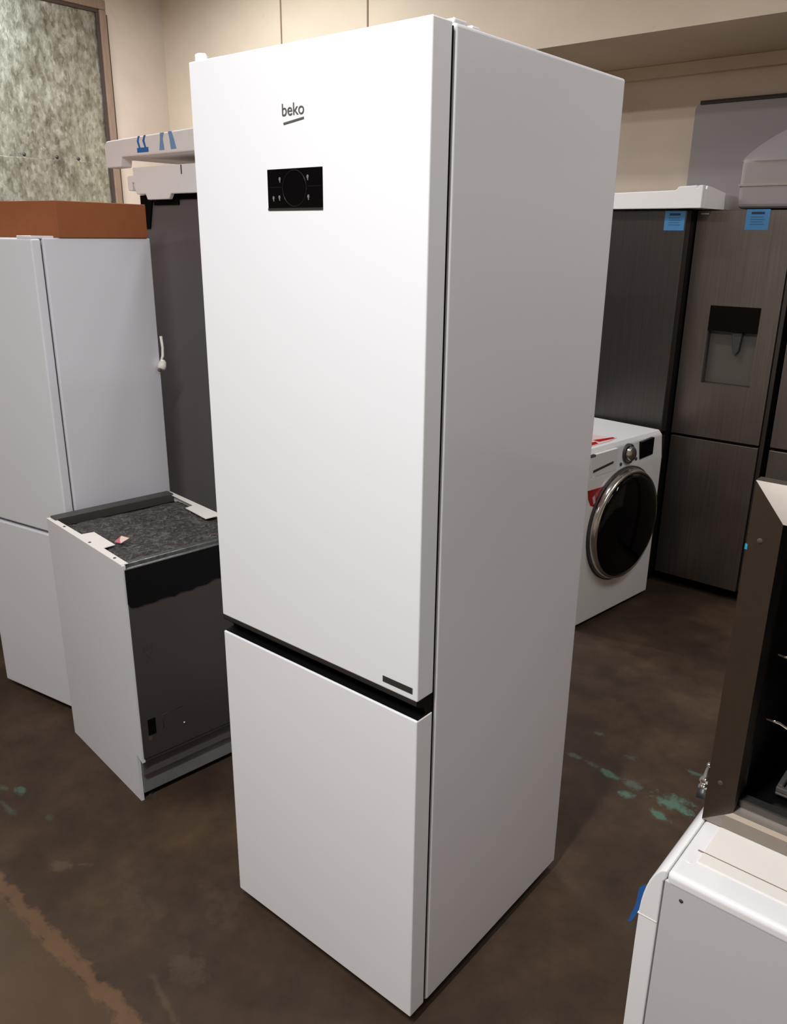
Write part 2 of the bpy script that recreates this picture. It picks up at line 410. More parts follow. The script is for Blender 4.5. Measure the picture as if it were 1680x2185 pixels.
# recessed black grip band between the doors
g = MB()
g.prism([(0.0015, 0.8535), (0.0015, 0.842), (0.020, 0.834), (0.030, 0.815), (0.004, 0.8112), (0.050, 0.8112), (0.050, 0.8535)], 'x', -W_ + 0.001, -0.001)
g.build('grip_band', M['black_matte'], t, label='black recessed grip band')
MB().box((-W_ + 0.001, 0.0003, 0.8445), (-0.002, 0.0022, 0.8537)).build('grip_lip', M['gunmetal'], t)
# display
cp = MB().box((-0.379, -0.0012, 1.7575), (-0.2355, 0.004, 1.828), 0.0006, 1)
circ = []
for k in range(64):
    a0 = 2 * math.pi * k / 64; circ.append((-0.3065 + 0.031 * math.cos(a0), -0.0016, 1.7945 + 0.0305 * math.sin(a0)))
cp.tube(circ + [circ[0]], 0.0005, 6, 1)
cp.box((-0.372, -0.00155, 1.7968), (-0.340, -0.001, 1.7974), mi=1).box((-0.272, -0.00155, 1.7968), (-0.240, -0.001, 1.7974), mi=1)
for (x, z) in ((-0.345, 1.811), (-0.272, 1.813), (-0.363, 1.779), (-0.347, 1.780), (-0.271, 1.780)):
    cp.prism([(x + 0.0028 * math.cos(a), z + 0.0036 * math.sin(a)) for a in [i * math.pi / 3 for i in range(6)]], 'y', -0.0016, -0.001, mi=2)
    cp.box((x - 0.0008, -0.0016, z - 0.006), (x + 0.0014, -0.001, z - 0.003), mi=2)
cp.box((-0.379, -0.0016, 1.7575), (-0.2355, -0.001, 1.7612), mi=3)
cp.build('control_panel', [M['black'], M['ring'], M['icon'], M['gunmetal']], dU, label='black touch display')
mt = Matrix.Translation((-0.3355, -0.0006, 1.9145)) @ Matrix.Rotation(math.pi / 2, 4, 'X')
lg = MB().text('beko', 0.0285, mt, 0.0005, sx=1.02)
lg.prism([(-0.331, 1.9002), (-0.279, 1.9065), (-0.279, 1.9098), (-0.331, 1.9035)], 'y', -0.0011, 0)
lg.build('lettering', M['logo'], dU, label='grey lettering with a slanted underline')
MB().box((-0.0885, -0.001, 0.8685), (-0.012, 0.002, 0.8815)).build('badge', M['badge'], dU, label='small dark grey badge strip')
# hinge covers
MB().box((-0.045, 0.062, H_), (-0.006, 0.098, H_ + 0.008), 0.003).box((-0.030, 0.112, H_), (-0.008, 0.136, H_ + 0.006), 0.003).build('hinge_cover', M['white_gloss'], t)
MB().lathe([(0.013, 0), (0.013, 0.012), (0.010, 0.016), (0, 0.017)], (-0.582, 0.022, H_), (0, 0, 1), 20).box((-0.575, 0.03, H_), (-0.535, 0.12, H_ + 0.006), 0.003).build('hinge_cover', M['white_gloss'], t)
MB().box((-W_ + 0.02, 0.075, 0.018), (-0.012, D_ - 0.02, 0.036)).build('base_plate', M['dark'], t)
for (x, y) in ((-0.56, 0.1), (-0.04, 0.1), (-0.56, 0.6), (-0.04, 0.6)):
    MB().cyl((x, y, 0), (x, y, 0.02), 0.018, 16).build('foot', M['black_matte'], t)

# ------------------------------------------------------------------ dishwasher (slimline, built-in)
t = thing('dishwasher', 'low built-in dishwasher without worktop, white side and dark steel front, felt-covered top', 'dishwasher', (-1.11, 0.05, 0), -0.117)
HD, DD, WD = 0.819, 0.55, 0.451
prof = [(-DD, 0.0), (-0.036, 0.0), (-0.036, 0.175), (-0.022, 0.168), (-0.0, 0.160), (0, HD), (-DD, HD)]
sp = MB().prism(prof, 'y', 0, 0.010)
sp.build('side_panel', M['white_old'], t)
MB().prism(prof, 'y', WD - 0.010, WD).build('side_panel', M['white_old'], t)
MB().box((-DD + 0.004, 0.010, 0.10), (-0.02, WD - 0.010, HD - 0.03)).build('tub', M['steel_grey'], t)
# top flanges with tabs
fl = MB().prism([(-DD, 0.0), (-0.008, 0.0), (-0.008, 0.022), (-0.168, 0.022), (-0.172, 0.060), (-0.320, 0.060), (-0.326, 0.022), (-DD, 0.018)], 'z', HD, HD + 0.002)
for u in (-0.07, -0.24, -0.43): fl.lathe([(0.005, 0.0), (0.003, 0.0015), (0, 0.001)], (u, 0.011, HD + 0.002), (0, 0, 1), 12, 1)
fl.build('top_flange', [M['cream'], M['gunmetal']], t, label='white folded top flange with tab')
fl = MB().prism([(-DD, WD), (-0.008, WD), (-0.008, WD - 0.022), (-0.20, WD - 0.022), (-0.20, WD - 0.062), (-0.345, WD - 0.055), (-0.352, WD - 0.022), (-DD, WD - 0.018)], 'z', HD, HD + 0.002)
fl.build('top_flange', [M['cream'], M['gunmetal']], t, label='white folded top flange with tab')
# felt mat with a wrinkled surface
nx, ny = 60, 46
vs, fs = [], []
rr = random.Random(3)
import mathutils
for i in range(nx + 1):
    for j in range(ny + 1):
        x = -0.47 + 0.445 * i / nx; y = 0.016 + (WD - 0.032) * j / ny
        e = min(i, nx - i, j * 1.0, ny - j) / 6.0
        nz = mathutils.noise.noise((x * 22, y * 22, 1.3)) * 0.004 + mathutils.noise.noise((x * 60, y * 60, 5.1)) * 0.002
        ed = mathutils.noise.noise((x * 30, y * 30, 9.0)) * 0.006 if (i == 0 or i == nx) else 0
        vs.append((x + ed, y, HD - 0.012 + nz + 0.006 * min(1, e)))
for i in range(nx):
    for j in range(ny):
        a = i * (ny + 1) + j
        fs.append((a, a + ny + 1, a + ny + 2, a + 1))
mat_o = MB().mesh(vs, fs, smooth=True)
mat_o.box((-0.46, 0.02, HD - 0.035), (-0.03, WD - 0.02, HD - 0.020))
mat_o.build('felt_mat', M['felt'], t, label='dark crinkled insulating felt')
# rear rail and dark channel
MB().box((-DD, 0.012, HD - 0.03), (-DD + 0.045, WD - 0.012, HD + 0.008), 0.003).build('rear_rail', M['rail'], t)
MB().box((-DD + 0.045, 0.012, HD - 0.03), (-DD + 0.075, WD - 0.012, HD - 0.022)).build('rear_channel', M['dark'], t)
fr = MB().box((-0.034, 0.012, HD - 0.03), (-0.012, WD - 0.012, HD - 0.001), 0.002).box((-0.012, 0.012, HD - 0.03), (0.0, WD - 0.012, HD - 0.010), 0.002)
fr.build('front_strip', M['foil'], t, label='worn metal strip along the front edge')
# front: door plate, ragged black film, plinth
dd = MB().box((-0.02, 0.006, 0.172), (0.003, WD - 0.004, HD - 0.012), 0.002).build('door', M['dw_door'], t)
pts = [(0.004, 0.806), (WD - 0.005, 0.806)]
low = [(WD - 0.005, 0.700), (0.37, 0.697), (0.312, 0.696), (0.29, 0.700), (0.26, 0.690), (0.225, 0.692), (0.21, 0.686), (0.17, 0.690), (0.15, 0.683), (0.13, 0.688), (0.103, 0.688), (0.085, 0.684), (0.06, 0.686), (0.03, 0.684), (0.012, 0.688), (0.004, 0.700)]
MB().prism(pts + low, 'x', 0.003, 0.0065).build('control_film', M['black_matte'], dd, label='black control strip with ragged lower edge')
MB().box((0.0025, 0.028, 0.250), (0.0045, 0.053, 0.304)).build('latch_hole', M['dark'], dd)
MB().tube([(0.0028, 0.080, 0.255), (0.0028, 0.080, 0.303), (0.0028, 0.146, 0.3035)], 0.0010, 6).build('stamped_mark', M['gunmetal'], dd)
MB().lathe([(0.004, 0), (0.003, 0.002), (0, 0.0025)], (0.003, 0.150, 0.2425), (1, 0, 0), 12).build('screw', M['satin'], dd)
MB().box((0.0025, 0.026, 0.232), (0.004, 0.038, 0.245)).build('hook', M['satin'], dd)
fp = MB()
for k in range(3): fp.box((0.0028, 0.035 + k * 0.012, 0.535), (0.0036, 0.042 + k * 0.012, 0.552))
fp.prism([(0.040, 0.495), (0.043, 0.495), (0.066, 0.528), (0.063, 0.528)], 'x', 0.0028, 0.0036).prism([(0.063, 0.495), (0.066, 0.495), (0.043, 0.528), (0.040, 0.528)], 'x', 0.0028, 0.0036)
fp.build('faint_print', mat('faint_print', (62, 56, 55), 0.5), dd)
MB().box((-0.018, 0.012, 0.160), (-0.001, WD - 0.012, 0.170), 0.002).build('door_lip', M['rail'], t)
MB().box((-0.050, 0.012, 0.022), (-0.036, WD - 0.006, 0.160), 0.003).build('plinth', M['plinth'], t, label='grey dusty plinth')
for y in (0.04, WD - 0.04):
    MB().cyl((-0.06, y, 0), (-0.06, y, 0.024), 0.016, 14).build('foot', M['black_matte'], t)
    MB().cyl((-0.50, y, 0), (-0.50, y, 0.1), 0.016, 14).build('foot', M['black_matte'], t)
# scrap of paper on top
sc = bpy.data.objects.new('paper_scrap', None); bpy.data.objects.remove(sc)
ca, sa = math.cos(-0.117), math.sin(-0.117)
def dwp(u, v, z): return (-1.11 + u * ca - v * sa, 0.05 + u * sa + v * ca, z)
zz = HD + 0.004
ps = MB().mesh([dwp(-0.19, 0.066, zz), dwp(-0.163, 0.074, zz + 0.001), dwp(-0.166, 0.104, zz + 0.010), dwp(-0.195, 0.092, zz + 0.012), dwp(-0.18, 0.080, zz + 0.007)],
               [(0, 1, 4), (0, 4, 3), (1, 2, 4), (4, 2, 3)])
pso = ps.build('paper_scrap', [M['paper'], M['paper_pink']])
pso.data.polygons[0].material_index = 1; pso.data.polygons[1].material_index = 1
sm = pso.modifiers.new('solid', 'SOLIDIFY'); sm.thickness = 0.0008
pso['label'] = 'small torn pink and white paper scrap lying on the dishwasher top'; pso['category'] = 'paper'

# ------------------------------------------------------------------ white fridge at the left
HW, DWF, WW, DT = 1.698, 0.475, 0.495, 0.034
t = thing('white_fridge', 'plain white fridge freezer behind the dishwasher, with a brown carton on top', 'fridge', (-1.668, 0.186, 0), 0.155)
MB().box((-WW, DT + 0.008, 0.03), (0, DWF, HW), 0.004, 2).build('body', M['white_old'], t)
MB().box((-WW + 0.01, DT - 0.002, 0.05), (-0.010, DT + 0.012, HW - 0.02)).build('door_gasket', M['gunmetal'], t)
MB().box((-WW, 0, 0.730), (0, DT, HW - 0.003), 0.005, 3).build('upper_door', M['white_old'], t)
MB().box((-WW, 0, 0.03), (0, DT, 0.718), 0.005, 3).build('lower_door', M['white_old'], t)
MB().box((-0.075, 0.004, HW - 0.003), (-0.004, 0.085, HW + 0.006), 0.002).build('hinge_cover', M['white_old'], t)
MB().box((-WW + 0.02, 0.05, 0.012), (-0.015, DWF - 0.01, 0.034)).build('base_plate', M['dark'], t)
for (x, y) in ((-WW + 0.05, 0.07), (-0.05, 0.07), (-WW + 0.05, DWF - 0.05), (-0.05, DWF - 0.05)):
    MB().cyl((x, y, 0), (x, y, 0.014), 0.016, 14).build('foot', M['black_matte'], t)
pl = MB().tube([(0.004, DWF + 0.010, 1.36), (0.006, DWF + 0.012, 1.32), (0.008, DWF + 0.008, 1.29), (0.007, DWF - 0.001, 1.27)], 0.005, 8)
pl.lathe([(0.006, 0), (0.012, 0.006), (0.016, 0.022), (0.014, 0.034), (0, 0.036)], (0.014, DWF + 0.004, 1.275), (0.1, -0.5, -0.85), 16)
pl.lathe([(0.0, 0), (0.006, 0.002), (0.006, 0.010), (0, 0.012)], (0.017, DWF - 0.016, 1.245), (0.1, -0.8, -0.3), 10, 1)
pl.build('power_plug', [M['cream'], M['brown']], t, label='cream plug and lead at the rear edge')

# carton on it
t = thing('carton', 'flat brown cardboard carton lying on the plain white fridge', 'carton', (-1.683, 0.284, HW), 0.155)
MB().box((-0.52, 0, 0), (0.003, 0.363, 0.110), 0.002).build('box', M['carton'], t)
MB().box((-0.30, 0.002, 0.1), (-0.24, 0.36, 0.1106)).build('tape', mat('carton_tape', (162, 98, 56), 0.4), t)

# ------------------------------------------------------------------ grey fridge behind, with polystyrene on top
t = thing('grey_fridge', 'dark grey fridge behind the dishwasher with white polystyrene on top', 'fridge', (-1.96, 0.80, 0))
GH = 1.845
MB().box((-0.034, 0.004, 0.03), (0.60, 0.64, GH), 0.004).build('body', M['steel_grey'], t)
MB().prism([(-0.036, GH + 0.004), (0.050, GH + 0.004), (0.036, GH - 0.022), (0.010, GH - 0.115), (-0.036, GH - 0.115)], 'y', -0.002, 0.10).build('corner_bracket', M['dark'], t, label='black top corner bracket')
MB().box((0.048, -0.002, GH - 0.032), (0.20, 0.05, GH + 0.004), 0.002).box((0.195, -0.002, GH - 0.014), (0.60, 0.05, GH + 0.004), 0.002).build('top_edge', M['dark'], t)
MB().box((0.02, 0.03, 0.0), (0.58, 0.62, 0.035)).build('base_plate', M['dark'], t)
t = thing('foam_packing', 'white polystyrene cap seated on the top of the grey fridge', 'polystyrene packing', (-1.96, 0.79, GH))
f = MB()
f.prism([(-0.012, 0.006), (-0.025, 0.035), (-0.025, 0.098), (0.62, 0.098), (0.62, 0.004), (0.20, 0.004), (0.185, -0.014), (0.055, -0.014), (0.045, 0.006)], 'y', -0.022, -0.0045, 0.003)
f.box((-0.03, -0.002, 0.005), (0.62, 0.60, 0.098), 0.006)
f.build('cap', M['foam'], t)
MB().prism([(-0.068, 0.070), (-0.068, 0.020), (-0.042, 0.018), (-0.040, 0.045), (-0.024, 0.048), (-0.024, 0.072)], 'y', -0.02, 0.10, 0.004).build('hook_tab', M['foam'], t)
MB().box((0.268, -0.0226, 0.066), (0.274, -0.021, 0.096)).build('slit', M['jamb_dk'], t)
# big block with print on top
t = thing('foam_packing', 'long white polystyrene block with blue printed marks lying above the foam cap', 'polystyrene packing', (-2.176, 0.78, 1.949))
f = MB()
f.prism([(0.0, 0.0), (-0.004, 0.075), (0.012, 0.094), (0.60, 0.107), (0.90, 0.108), (0.90, 0.034), (0.105, 0.034), (0.095, 0.0)], 'y', 0, 0.05, 0.005)
f.box((0.01, 0.05, 0.034), (0.88, 0.60, 0.095), 0.006)
f.build('block', M['foam'], t)
p = MB()
# printed up-arrows on a bar
p.box((0.215, -0.0012, 0.044), (0.285, 0.001, 0.060))
p.prism([(0.226, 0.060), (0.236, 0.060), (0.228, 0.082), (0.236, 0.099), (0.226, 0.099), (0.217, 0.082)], 'y', -0.0012, 0.001)
p.prism([(0.262, 0.060), (0.272, 0.060), (0.264, 0.082), (0.273, 0.1), (0.263, 0.1), (0.252, 0.082)], 'y', -0.0012, 0.001)
p.build('print_mark', M['blueprint'], t, label='blue printed double-arrow mark')
p = MB()
p.prism([(0.352, 0.046), (0.382, 0.046), (0.376, 0.082), (0.384, 0.101), (0.362, 0.101), (0.360, 0.08)], 'y', -0.0012, 0.001)
p.prism([(0.420, 0.046), (0.452, 0.046), (0.440, 0.080), (0.430, 0.103), (0.410, 0.103), (0.416, 0.08)], 'y', -0.0012, 0.001)
p.build('print_mark', M['blueprint2'], t, label='pale blue printed mark')

# ------------------------------------------------------------------ dark appliance at the far left edge
t = thing('dark_cabinet', 'dark appliance glimpsed at the left edge beside the white fridge', 'appliance', (-2.34, 0.30, 0), 0.1)
MB().box((-0.60, 0.0, 0.075), (0, 0.45, 1.5), 0.004).build('body', M['black_matte'], t)
MB().box((-0.60, 0.004, 0.035), (0, 0.44, 0.07), 0.003).build('kick_strip', M['brown'], t, label='beige kick strip')
MB().box((-0.59, 0.02, 0.0), (-0.01, 0.43, 0.035)).build('base_plate', M['dark'], t)

# ------------------------------------------------------------------ steel fridges in the back row
# forward one, partly hidden
t = thing('dark_steel_fridge', 'dark brushed-steel fridge standing behind the front-loading washer', 'fridge', (-0.655, 2.73, 0))
LH = 1.842
MB().box((-0.60, 0.065, 0.05), (-0.002, 0.66, LH), 0.004).build('body', M['black_matte'], t)
MB().box((-0.60, 0.0, 0.82), (0, 0.06, LH - 0.002), 0.004).build('upper_door', M['steel_dark'], t)
MB().box((-0.60, 0.0, 0.06), (0, 0.06, 0.80), 0.004).build('lower_door', M['steel_dark'], t)
MB().box((-0.58, 0.06, 0.0), (-0.02, 0.62, 0.052)).build('base_plate', M['dark'], t)
def energy_label(par, x0, x1, z0, z1, y, fold=False):
    a = MB().box((x0, y - 0.0012, z0), (x1, y + 0.001, z1))
    zt = z1 - (z1 - z0) * 0.24
    a.box((x0 + 0.022, y - 0.0018, zt), (x1 - 0.022, y - 0.001, zt + 0.010), mi=1)
    for k in range(4):
        a.box((x0 + 0.02, y - 0.0016, z0 + 0.022 + k * 0.010), (x1 - 0.02 - 0.006 * (k % 2), y - 0.001, z0 + 0.0255 + k * 0.010), mi=2)
    a.build('energy_label', [M['bluetape'], M['labelprint'], mat('label_text', (52, 98, 140), 0.6)], par, label='light blue sticker')
energy_label(t, -0.100, -0.006, 1.752, 1.836, 0.0)

# four-door fridge with dispenser
t = thing('four_door_fridge', 'brushed-steel side-by-side fridge with a black water dispenser in the back row', 'fridge', (-0.655, 2.85, 0))
RH = 1.842
MB().box((0.004, 0.075, 0.05), (0.90, 0.70, RH), 0.004).build('body', M['black_matte'], t)
MB().box((0.02, 0.05, 0.0), (0.88, 0.66, 0.052)).build('base_plate', M['dark'], t)
# left upper door with recess for the dispenser
dx0, dx1, dz0, dz1 = 0.118, 0.345, 1.065, 1.425
ud = MB()
ud.box((0.004, 0, dz1), (0.425, 0.06, RH - 0.003)).box((0.004, 0, 0.803), (0.425, 0.06, dz0))
ud.box((0.004, 0, dz0), (dx0, 0.06, dz1)).box((dx1, 0, dz0), (0.425, 0.06, dz1))
ud.box((dx0, 0.045, dz0), (dx1, 0.06, dz1))
udo = ud.build('upper_door', M['steel_v'], t)
MB().box((dx0, -0.003, 1.310), (dx1, 0.044, dz1), 0.002).build('dispenser_panel', M['black'], udo, label='black dispenser display')
MB().box((dx0 + 0.001, 0.002, dz0 + 0.001), (dx0 + 0.004, 0.0445, 1.310)).box((dx0 + 0.004, 0.04, dz0 + 0.001), (dx1 - 0.001, 0.0445, 1.310), mi=1).build('dispenser_niche', [M['rail'], mat('niche_grey', (96, 88, 80), 0.5)], udo)
MB().prism([(0.225, 1.310), (0.275, 1.310), (0.268, 1.225), (0.255, 1.205), (0.240, 1.215)], 'y', 0.012, 0.038, 0.004).build('dispenser_lever', M['rail'], udo)
energy_label(t, 0.222, 0.322, 1.757, 1.843, 0.0)
MB().box((0.02, -0.001, 1.823), (0.055, 0.001, 1.829)).build('tape_remnant', M['cream'], udo)
MB().box((0.06, -0.002, 1.842), (0.0, 0.02, 1.846)).build('door_cap', M['rail'], udo)
ld_ = MB().box((0.004, 0, 0.055), (0.425, 0.06, 0.790), 0.003).build('lower_door', M['steel_v'], t)
MB().box((0.05, -0.0008, 0.790), (0.40, 0.05, 0.803)).build('door_gap', M['dark'], t)
MB().box((0.427, 0.010, 0.06), (0.447, 0.06, RH - 0.01), 0.002).build('edge_strip', M['steel_dark'], t)
MB().box((0.447, 0.05, 0.06), (0.475, 0.075, RH - 0.01)).build('grip_groove', M['dark'], t)
MB().box((0.475, 0, 0.803), (0.90, 0.06, RH - 0.003), 0.003).build('upper_door', M['steel_v'], t)
MB().box((0.475, 0, 0.055), (0.90, 0.06, 0.790), 0.003).build('lower_door', M['steel_v'], t)

# polystyrene cap of the forward steel fridge
t = thing('foam_packing', 'white notched polystyrene cap on the steel fridges in the back row', 'polystyrene packing', (-0.581, 2.69, 1.845))
f = MB()
f.prism([(-0.68, 0.0), (0, 0.0), (0, 0.094), (-0.020, 0.094), (-0.022, 0.083), (-0.027, 0.083), (-0.029, 0.094), (-0.108, 0.091), (-0.122, 0.076), (-0.68, 0.066)], 'y', 0, 0.035, 0.003)
f.prism([(0.0355, 0.0), (0.62, 0.0), (0.62, 0.060), (0.30, 0.072), (0.10, 0.092), (0.055, 0.094), (0.048, 0.080), (0.0355, 0.080)], 'x', -0.03, 0.0, 0.002)
f.box((-0.68, 0.030, 0.0), (-0.026, 0.62, 0.045), 0.004)
f.box((-0.11, 0.012, 0.0), (-0.010, 0.10, 0.080), 0.002)
f.build('cap', M['foam'], t)

# wrapped package standing on the four-door fridge
t = thing('wrapped_package', 'pale grey package in crumpled plastic film standing on top of the steel fridge', 'package', (-0.52, 2.96, 1.849))
MB().box((0, 0, 0), (0.60, 0.34, 0.215), 0.02, 3).build('box', mat('package_grey', (150, 140, 136), 0.6), t)
MB().box((-0.003, -0.003, 0.095), (0.603, 0.343, 0.105), 0.001).build('strap', mat('strap_beige', (158, 146, 134), 0.5), t)
N = NT('plastic_film'); N.b.inputs['Base Color'].default_value = lin((158, 150, 148)); N.b.inputs['Roughness'].default_value = 0.55
N.b.inputs['Alpha'].default_value = 0.55
M['film'] = N.m
vs, fs = [], []
nx, ny = 26, 14
for j in range(ny + 1):
    h = j / ny
    for i in range(nx):
        a = 2 * math.pi * i / nx
        sc_ = 1.0 - 0.55 * h ** 1.3
        cx, cy = 0.34 * 1, 0.17
        ex = max(-1, min(1, 1.35 * math.cos(a))); ey = max(-1, min(1, 1.35 * math.sin(a)))
        wob = 1 + 0.10 * h * math.sin(5 * a + 2 * h) + 0.05 * h * math.sin(11 * a)
        x = cx + (0.34 + 0.004 if ex < 0 else 0.268) * ex * sc_ * wob; y = cy + 0.178 * ey * sc_ * wob
        vs.append((x, y, 0.20 + 0.16 * h + 0.012 * math.sin(3 * a) * h))
for j in range(ny):
    for i in range(nx):
        a = j * nx + i; b2 = j * nx + (i + 1) % nx
        fs.append((a, b2, b2 + nx, a + nx))
fs.append([ny * nx + i for i in range(nx)])
MB().mesh(vs, fs, smooth=True).build('plastic_film', M['film'], t, label='crumpled translucent plastic film')

# grey board leaning against the recess wall
t = thing('wall_board', 'large plain grey board with dark top trim against the back wall', 'board', (-1.41, YR - 0.035, 0))
pts = [(0, 0.0)] + [(0.0, 2.50)] + [(0.04 - 0.04 * math.cos(a), 2.50 + 0.04 * math.sin(a)) for a in [k * math.pi / 12 for k in range(1, 7)]] + [(1.9, 2.54), (1.9, 0.0)]
MB().prism(pts, 'y', 0, 0.028).build('panel', M['sheet'], t)
MB().box((0.03, -0.010, 2.53), (1.9, 0.028, 2.553), 0.003).build('top_trim', M['sheet_trim'], t, label='dark top trim')

# ------------------------------------------------------------------ front-loading washer between (faces +x)
wa = -0.122
t = thing('washing_machine', 'white front-loading washer with round black door and red stickers by the steel fridge', 'washing machine', (-0.606, 2.655, 0), -0.122 + 0.0)
# local: +x = front normal, y = -s (s grows towards the camera side)
WH = 0.85; WS = 0.625; WDp = 0.50
b_ = MB().prism([(0, 0.02), (0, 0.72), (-0.012, WH - 0.02), (-0.03, WH), (-WDp, WH), (-WDp, 0.02)], 'y', -WS, 0, 0.006, 3)
b_.build('cabinet', M['white_gloss'], t)
MB().box((-WDp + 0.02, -WS + 0.02, 0.0), (-0.02, -0.02, 0.022)).build('base_plate', M['dark'], t)
cz, cs = 0.455, -0.315
dro = MB().lathe([(0.262, 0), (0.264, 0.012), (0.261, 0.030), (0.254, 0.040), (0.247, 0.040), (0.244, 0.030)], (0, cs, cz), (1, 0, 0), 72).build('door', M['satin'], t, label='round chrome-rimmed door')
MB().lathe([(0.246, 0.030), (0.246, 0.040), (0.225, 0.052), (0.19, 0.062), (0.12, 0.072), (0.06, 0.076), (0, 0.077)], (0, cs, cz), (1, 0, 0), 72).build('door_glass', M['glass_dark'], dro, label='domed black glass')
MB().lathe([(0.275, 0), (0.275, 0.006), (0.268, 0.008)], (0, cs, cz), (1, 0, 0), 72).build('door_seal', M['rail'], t)
tilt = (0.993, 0, 0.09)
def wpx(z): return -0.012 * max(0, (z - 0.72)) / (WH - 0.02 - 0.72)
# screen
MB().prism([(-0.205, 0.745), (-0.095, 0.752), (-0.095, 0.832), (-0.205, 0.826)], 'x', -0.02, 0.002).build('display', M['black'], t)
MB().lathe([(0.046, -0.006), (0.046, 0.010), (0.042, 0.012)], (wpx(0.787), -0.302, 0.787), tilt, 36).build('dial_ring', M['rail'], t)
MB().lathe([(0.033, -0.004), (0.033, 0.024), (0.029, 0.028), (0, 0.028)], (wpx(0.787), -0.302, 0.787), tilt, 36).build('dial', M['satin'], t)
dw = MB().box((-0.02, -0.605, 0.728), (0.001, -0.40, 0.83), 0.002).build('detergent_drawer', M['white_gloss'], t)
MB().prism([(-0.585, 0.748), (-0.43, 0.765), (-0.43, 0.776), (-0.585, 0.760)], 'x', -0.01, 0.002).build('drawer_grip', M['rail'], dw, label='grey grip slot')
for (s_, z_) in ((-0.362, 0.748), (-0.235, 0.752)):
    MB().lathe([(0.008, -0.004), (0.008, 0.004), (0, 0.005)], (wpx(z_), s_, z_), tilt, 14).build('button', M['rail'], t)
MB().box((-0.01, -0.607, 0.820), (0.0016, -0.575, 0.830)).build('brand_mark', M['logo'], t)
pts = [(-0.612, 0.672), (-0.44, 0.668), (-0.455, 0.64), (-0.51, 0.598), (-0.545, 0.584), (-0.58, 0.598), (-0.602, 0.63)]
st = MB().prism(pts, 'x', -0.001, 0.0015)
st.prism([(-0.50, 0.666), (-0.462, 0.665), (-0.47, 0.64), (-0.49, 0.64)], 'x', -0.001, 0.0019, mi=1)
st.prism([(-0.572, 0.635), (-0.553, 0.642), (-0.546, 0.605), (-0.560, 0.60)], 'x', -0.001, 0.0019, mi=2)
st.build('shield_sticker', [M['red'], M['orange'], M['sticker_white']], t, label='red shield sticker')
# red leaflet lying on top is loose: its own thing
ca2, sa2 = math.cos(wa), math.sin(wa)
def wsp(x, y, z): return (-0.606 + x * ca2 - y * sa2, 2.655 + x * sa2 + y * ca2, z)
zt = WH + 0.001
def lf(pts, mi, dz=0.0):
    n = len(pts)
    return [wsp(x, y, zt + dz) for x, y in pts] + [wsp(x, y, zt + 0.0008 + dz) for x, y in pts], [tuple(range(n))[::-1], tuple(range(n, 2 * n))] + [(i, (i + 1) % n, n + (i + 1) % n, n + i) for i in range(n)]
L_ = MB()
v, fcs = lf([(-0.052, -0.60), (-0.050, -0.40), (-0.066, -0.312), (-0.118, -0.335), (-0.185, -0.345), (-0.20, -0.60)], 0); L_.mesh(v, fcs, 0)
v, fcs = lf([(-0.056, -0.59), (-0.056, -0.475), (-0.085, -0.455), (-0.10, -0.59)], 1, 0.0006); L_.mesh(v, fcs, 1)
v, fcs = lf([(-0.072, -0.445), (-0.064, -0.33), (-0.082, -0.32), (-0.10, -0.40), (-0.11, -0.44)], 1, 0.0006); L_.mesh(v, fcs, 1)
lo_ = L_.build('leaflet', [M['sticker_white'], M['red']])
lo_['label'] = 'red and white leaflet lying on the front-loading washer'; lo_['category'] = 'leaflet'

# ------------------------------------------------------------------ white machine in the right foreground (faces -x)
X0, Y0, YE, X1 = 0.514, -0.107, 0.493, 1.12
t = thing('tumble_dryer', 'white appliance with rounded front edge in the right foreground, under the steel-framed oven', 'appliance', (0, 0, 0))
# front fascia with its curved top, profile extruded along y
curve = [(X0 + 0.030, 0.03), (X0, 0.03), (X0, 0.70)]
for k in range(1, 11):
    a = k / 10 * math.pi / 2
    curve.append((X0 + 0.034 * (1 - math.cos(a)), 0.742 + 0.108 * math.sin(a)))
curve += [(X0 + 0.034, 0.836), (X0 + 0.030, 0.828)]
MB().prism([c for c in curve], 'y', Y0, YE, 0.002, 2, smooth=True).build('front_fascia', M['white_gloss'], t, label='rounded front fascia')
MB().box((X0 - 0.0006, Y0 - 0.0006, 0.752), (X0 + 0.029, YE, 0.7535)).build('fascia_joint', M['cream'], t)
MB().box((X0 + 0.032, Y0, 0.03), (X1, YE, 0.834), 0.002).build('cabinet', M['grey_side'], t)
# top: rounded front rim towards the camera, recessed cream plate
tp = MB().box((X0 + 0.034, Y0 - 0.001, 0.826), (X1, YE, 0.850), 0.009, 8)
tp.build('top_frame', M['white_gloss'], t)
MB().box((0.573, -0.062, 0.848), (X1 - 0.02, YE - 0.02, 0.8515), 0.002, 2).build('top_plate', M['cream'], t, label='cream inset top plate')
MB().box((0.566, -0.037, 0.8505), (X1 - 0.02, -0.0355, 0.8522)).build('plate_groove', M['seam'], t)
MB().cyl((0.564, -0.066, 0.849), (0.564, -0.066, 0.8508), 0.004, 14).build('screw_cap', M['white_gloss'], t)
MB().lathe([(0.0032, 0), (0.002, 0.001), (0, 0.001)], (0.573, Y0 - 0.0005, 0.812), (0, -1, 0), 12).build('screw', M['rail'], t)
MB().box((X0 + 0.05, Y0 + 0.02, 0.0), (X1 - 0.02, YE - 0.02, 0.032)).build('base_plate', M['dark'], t)
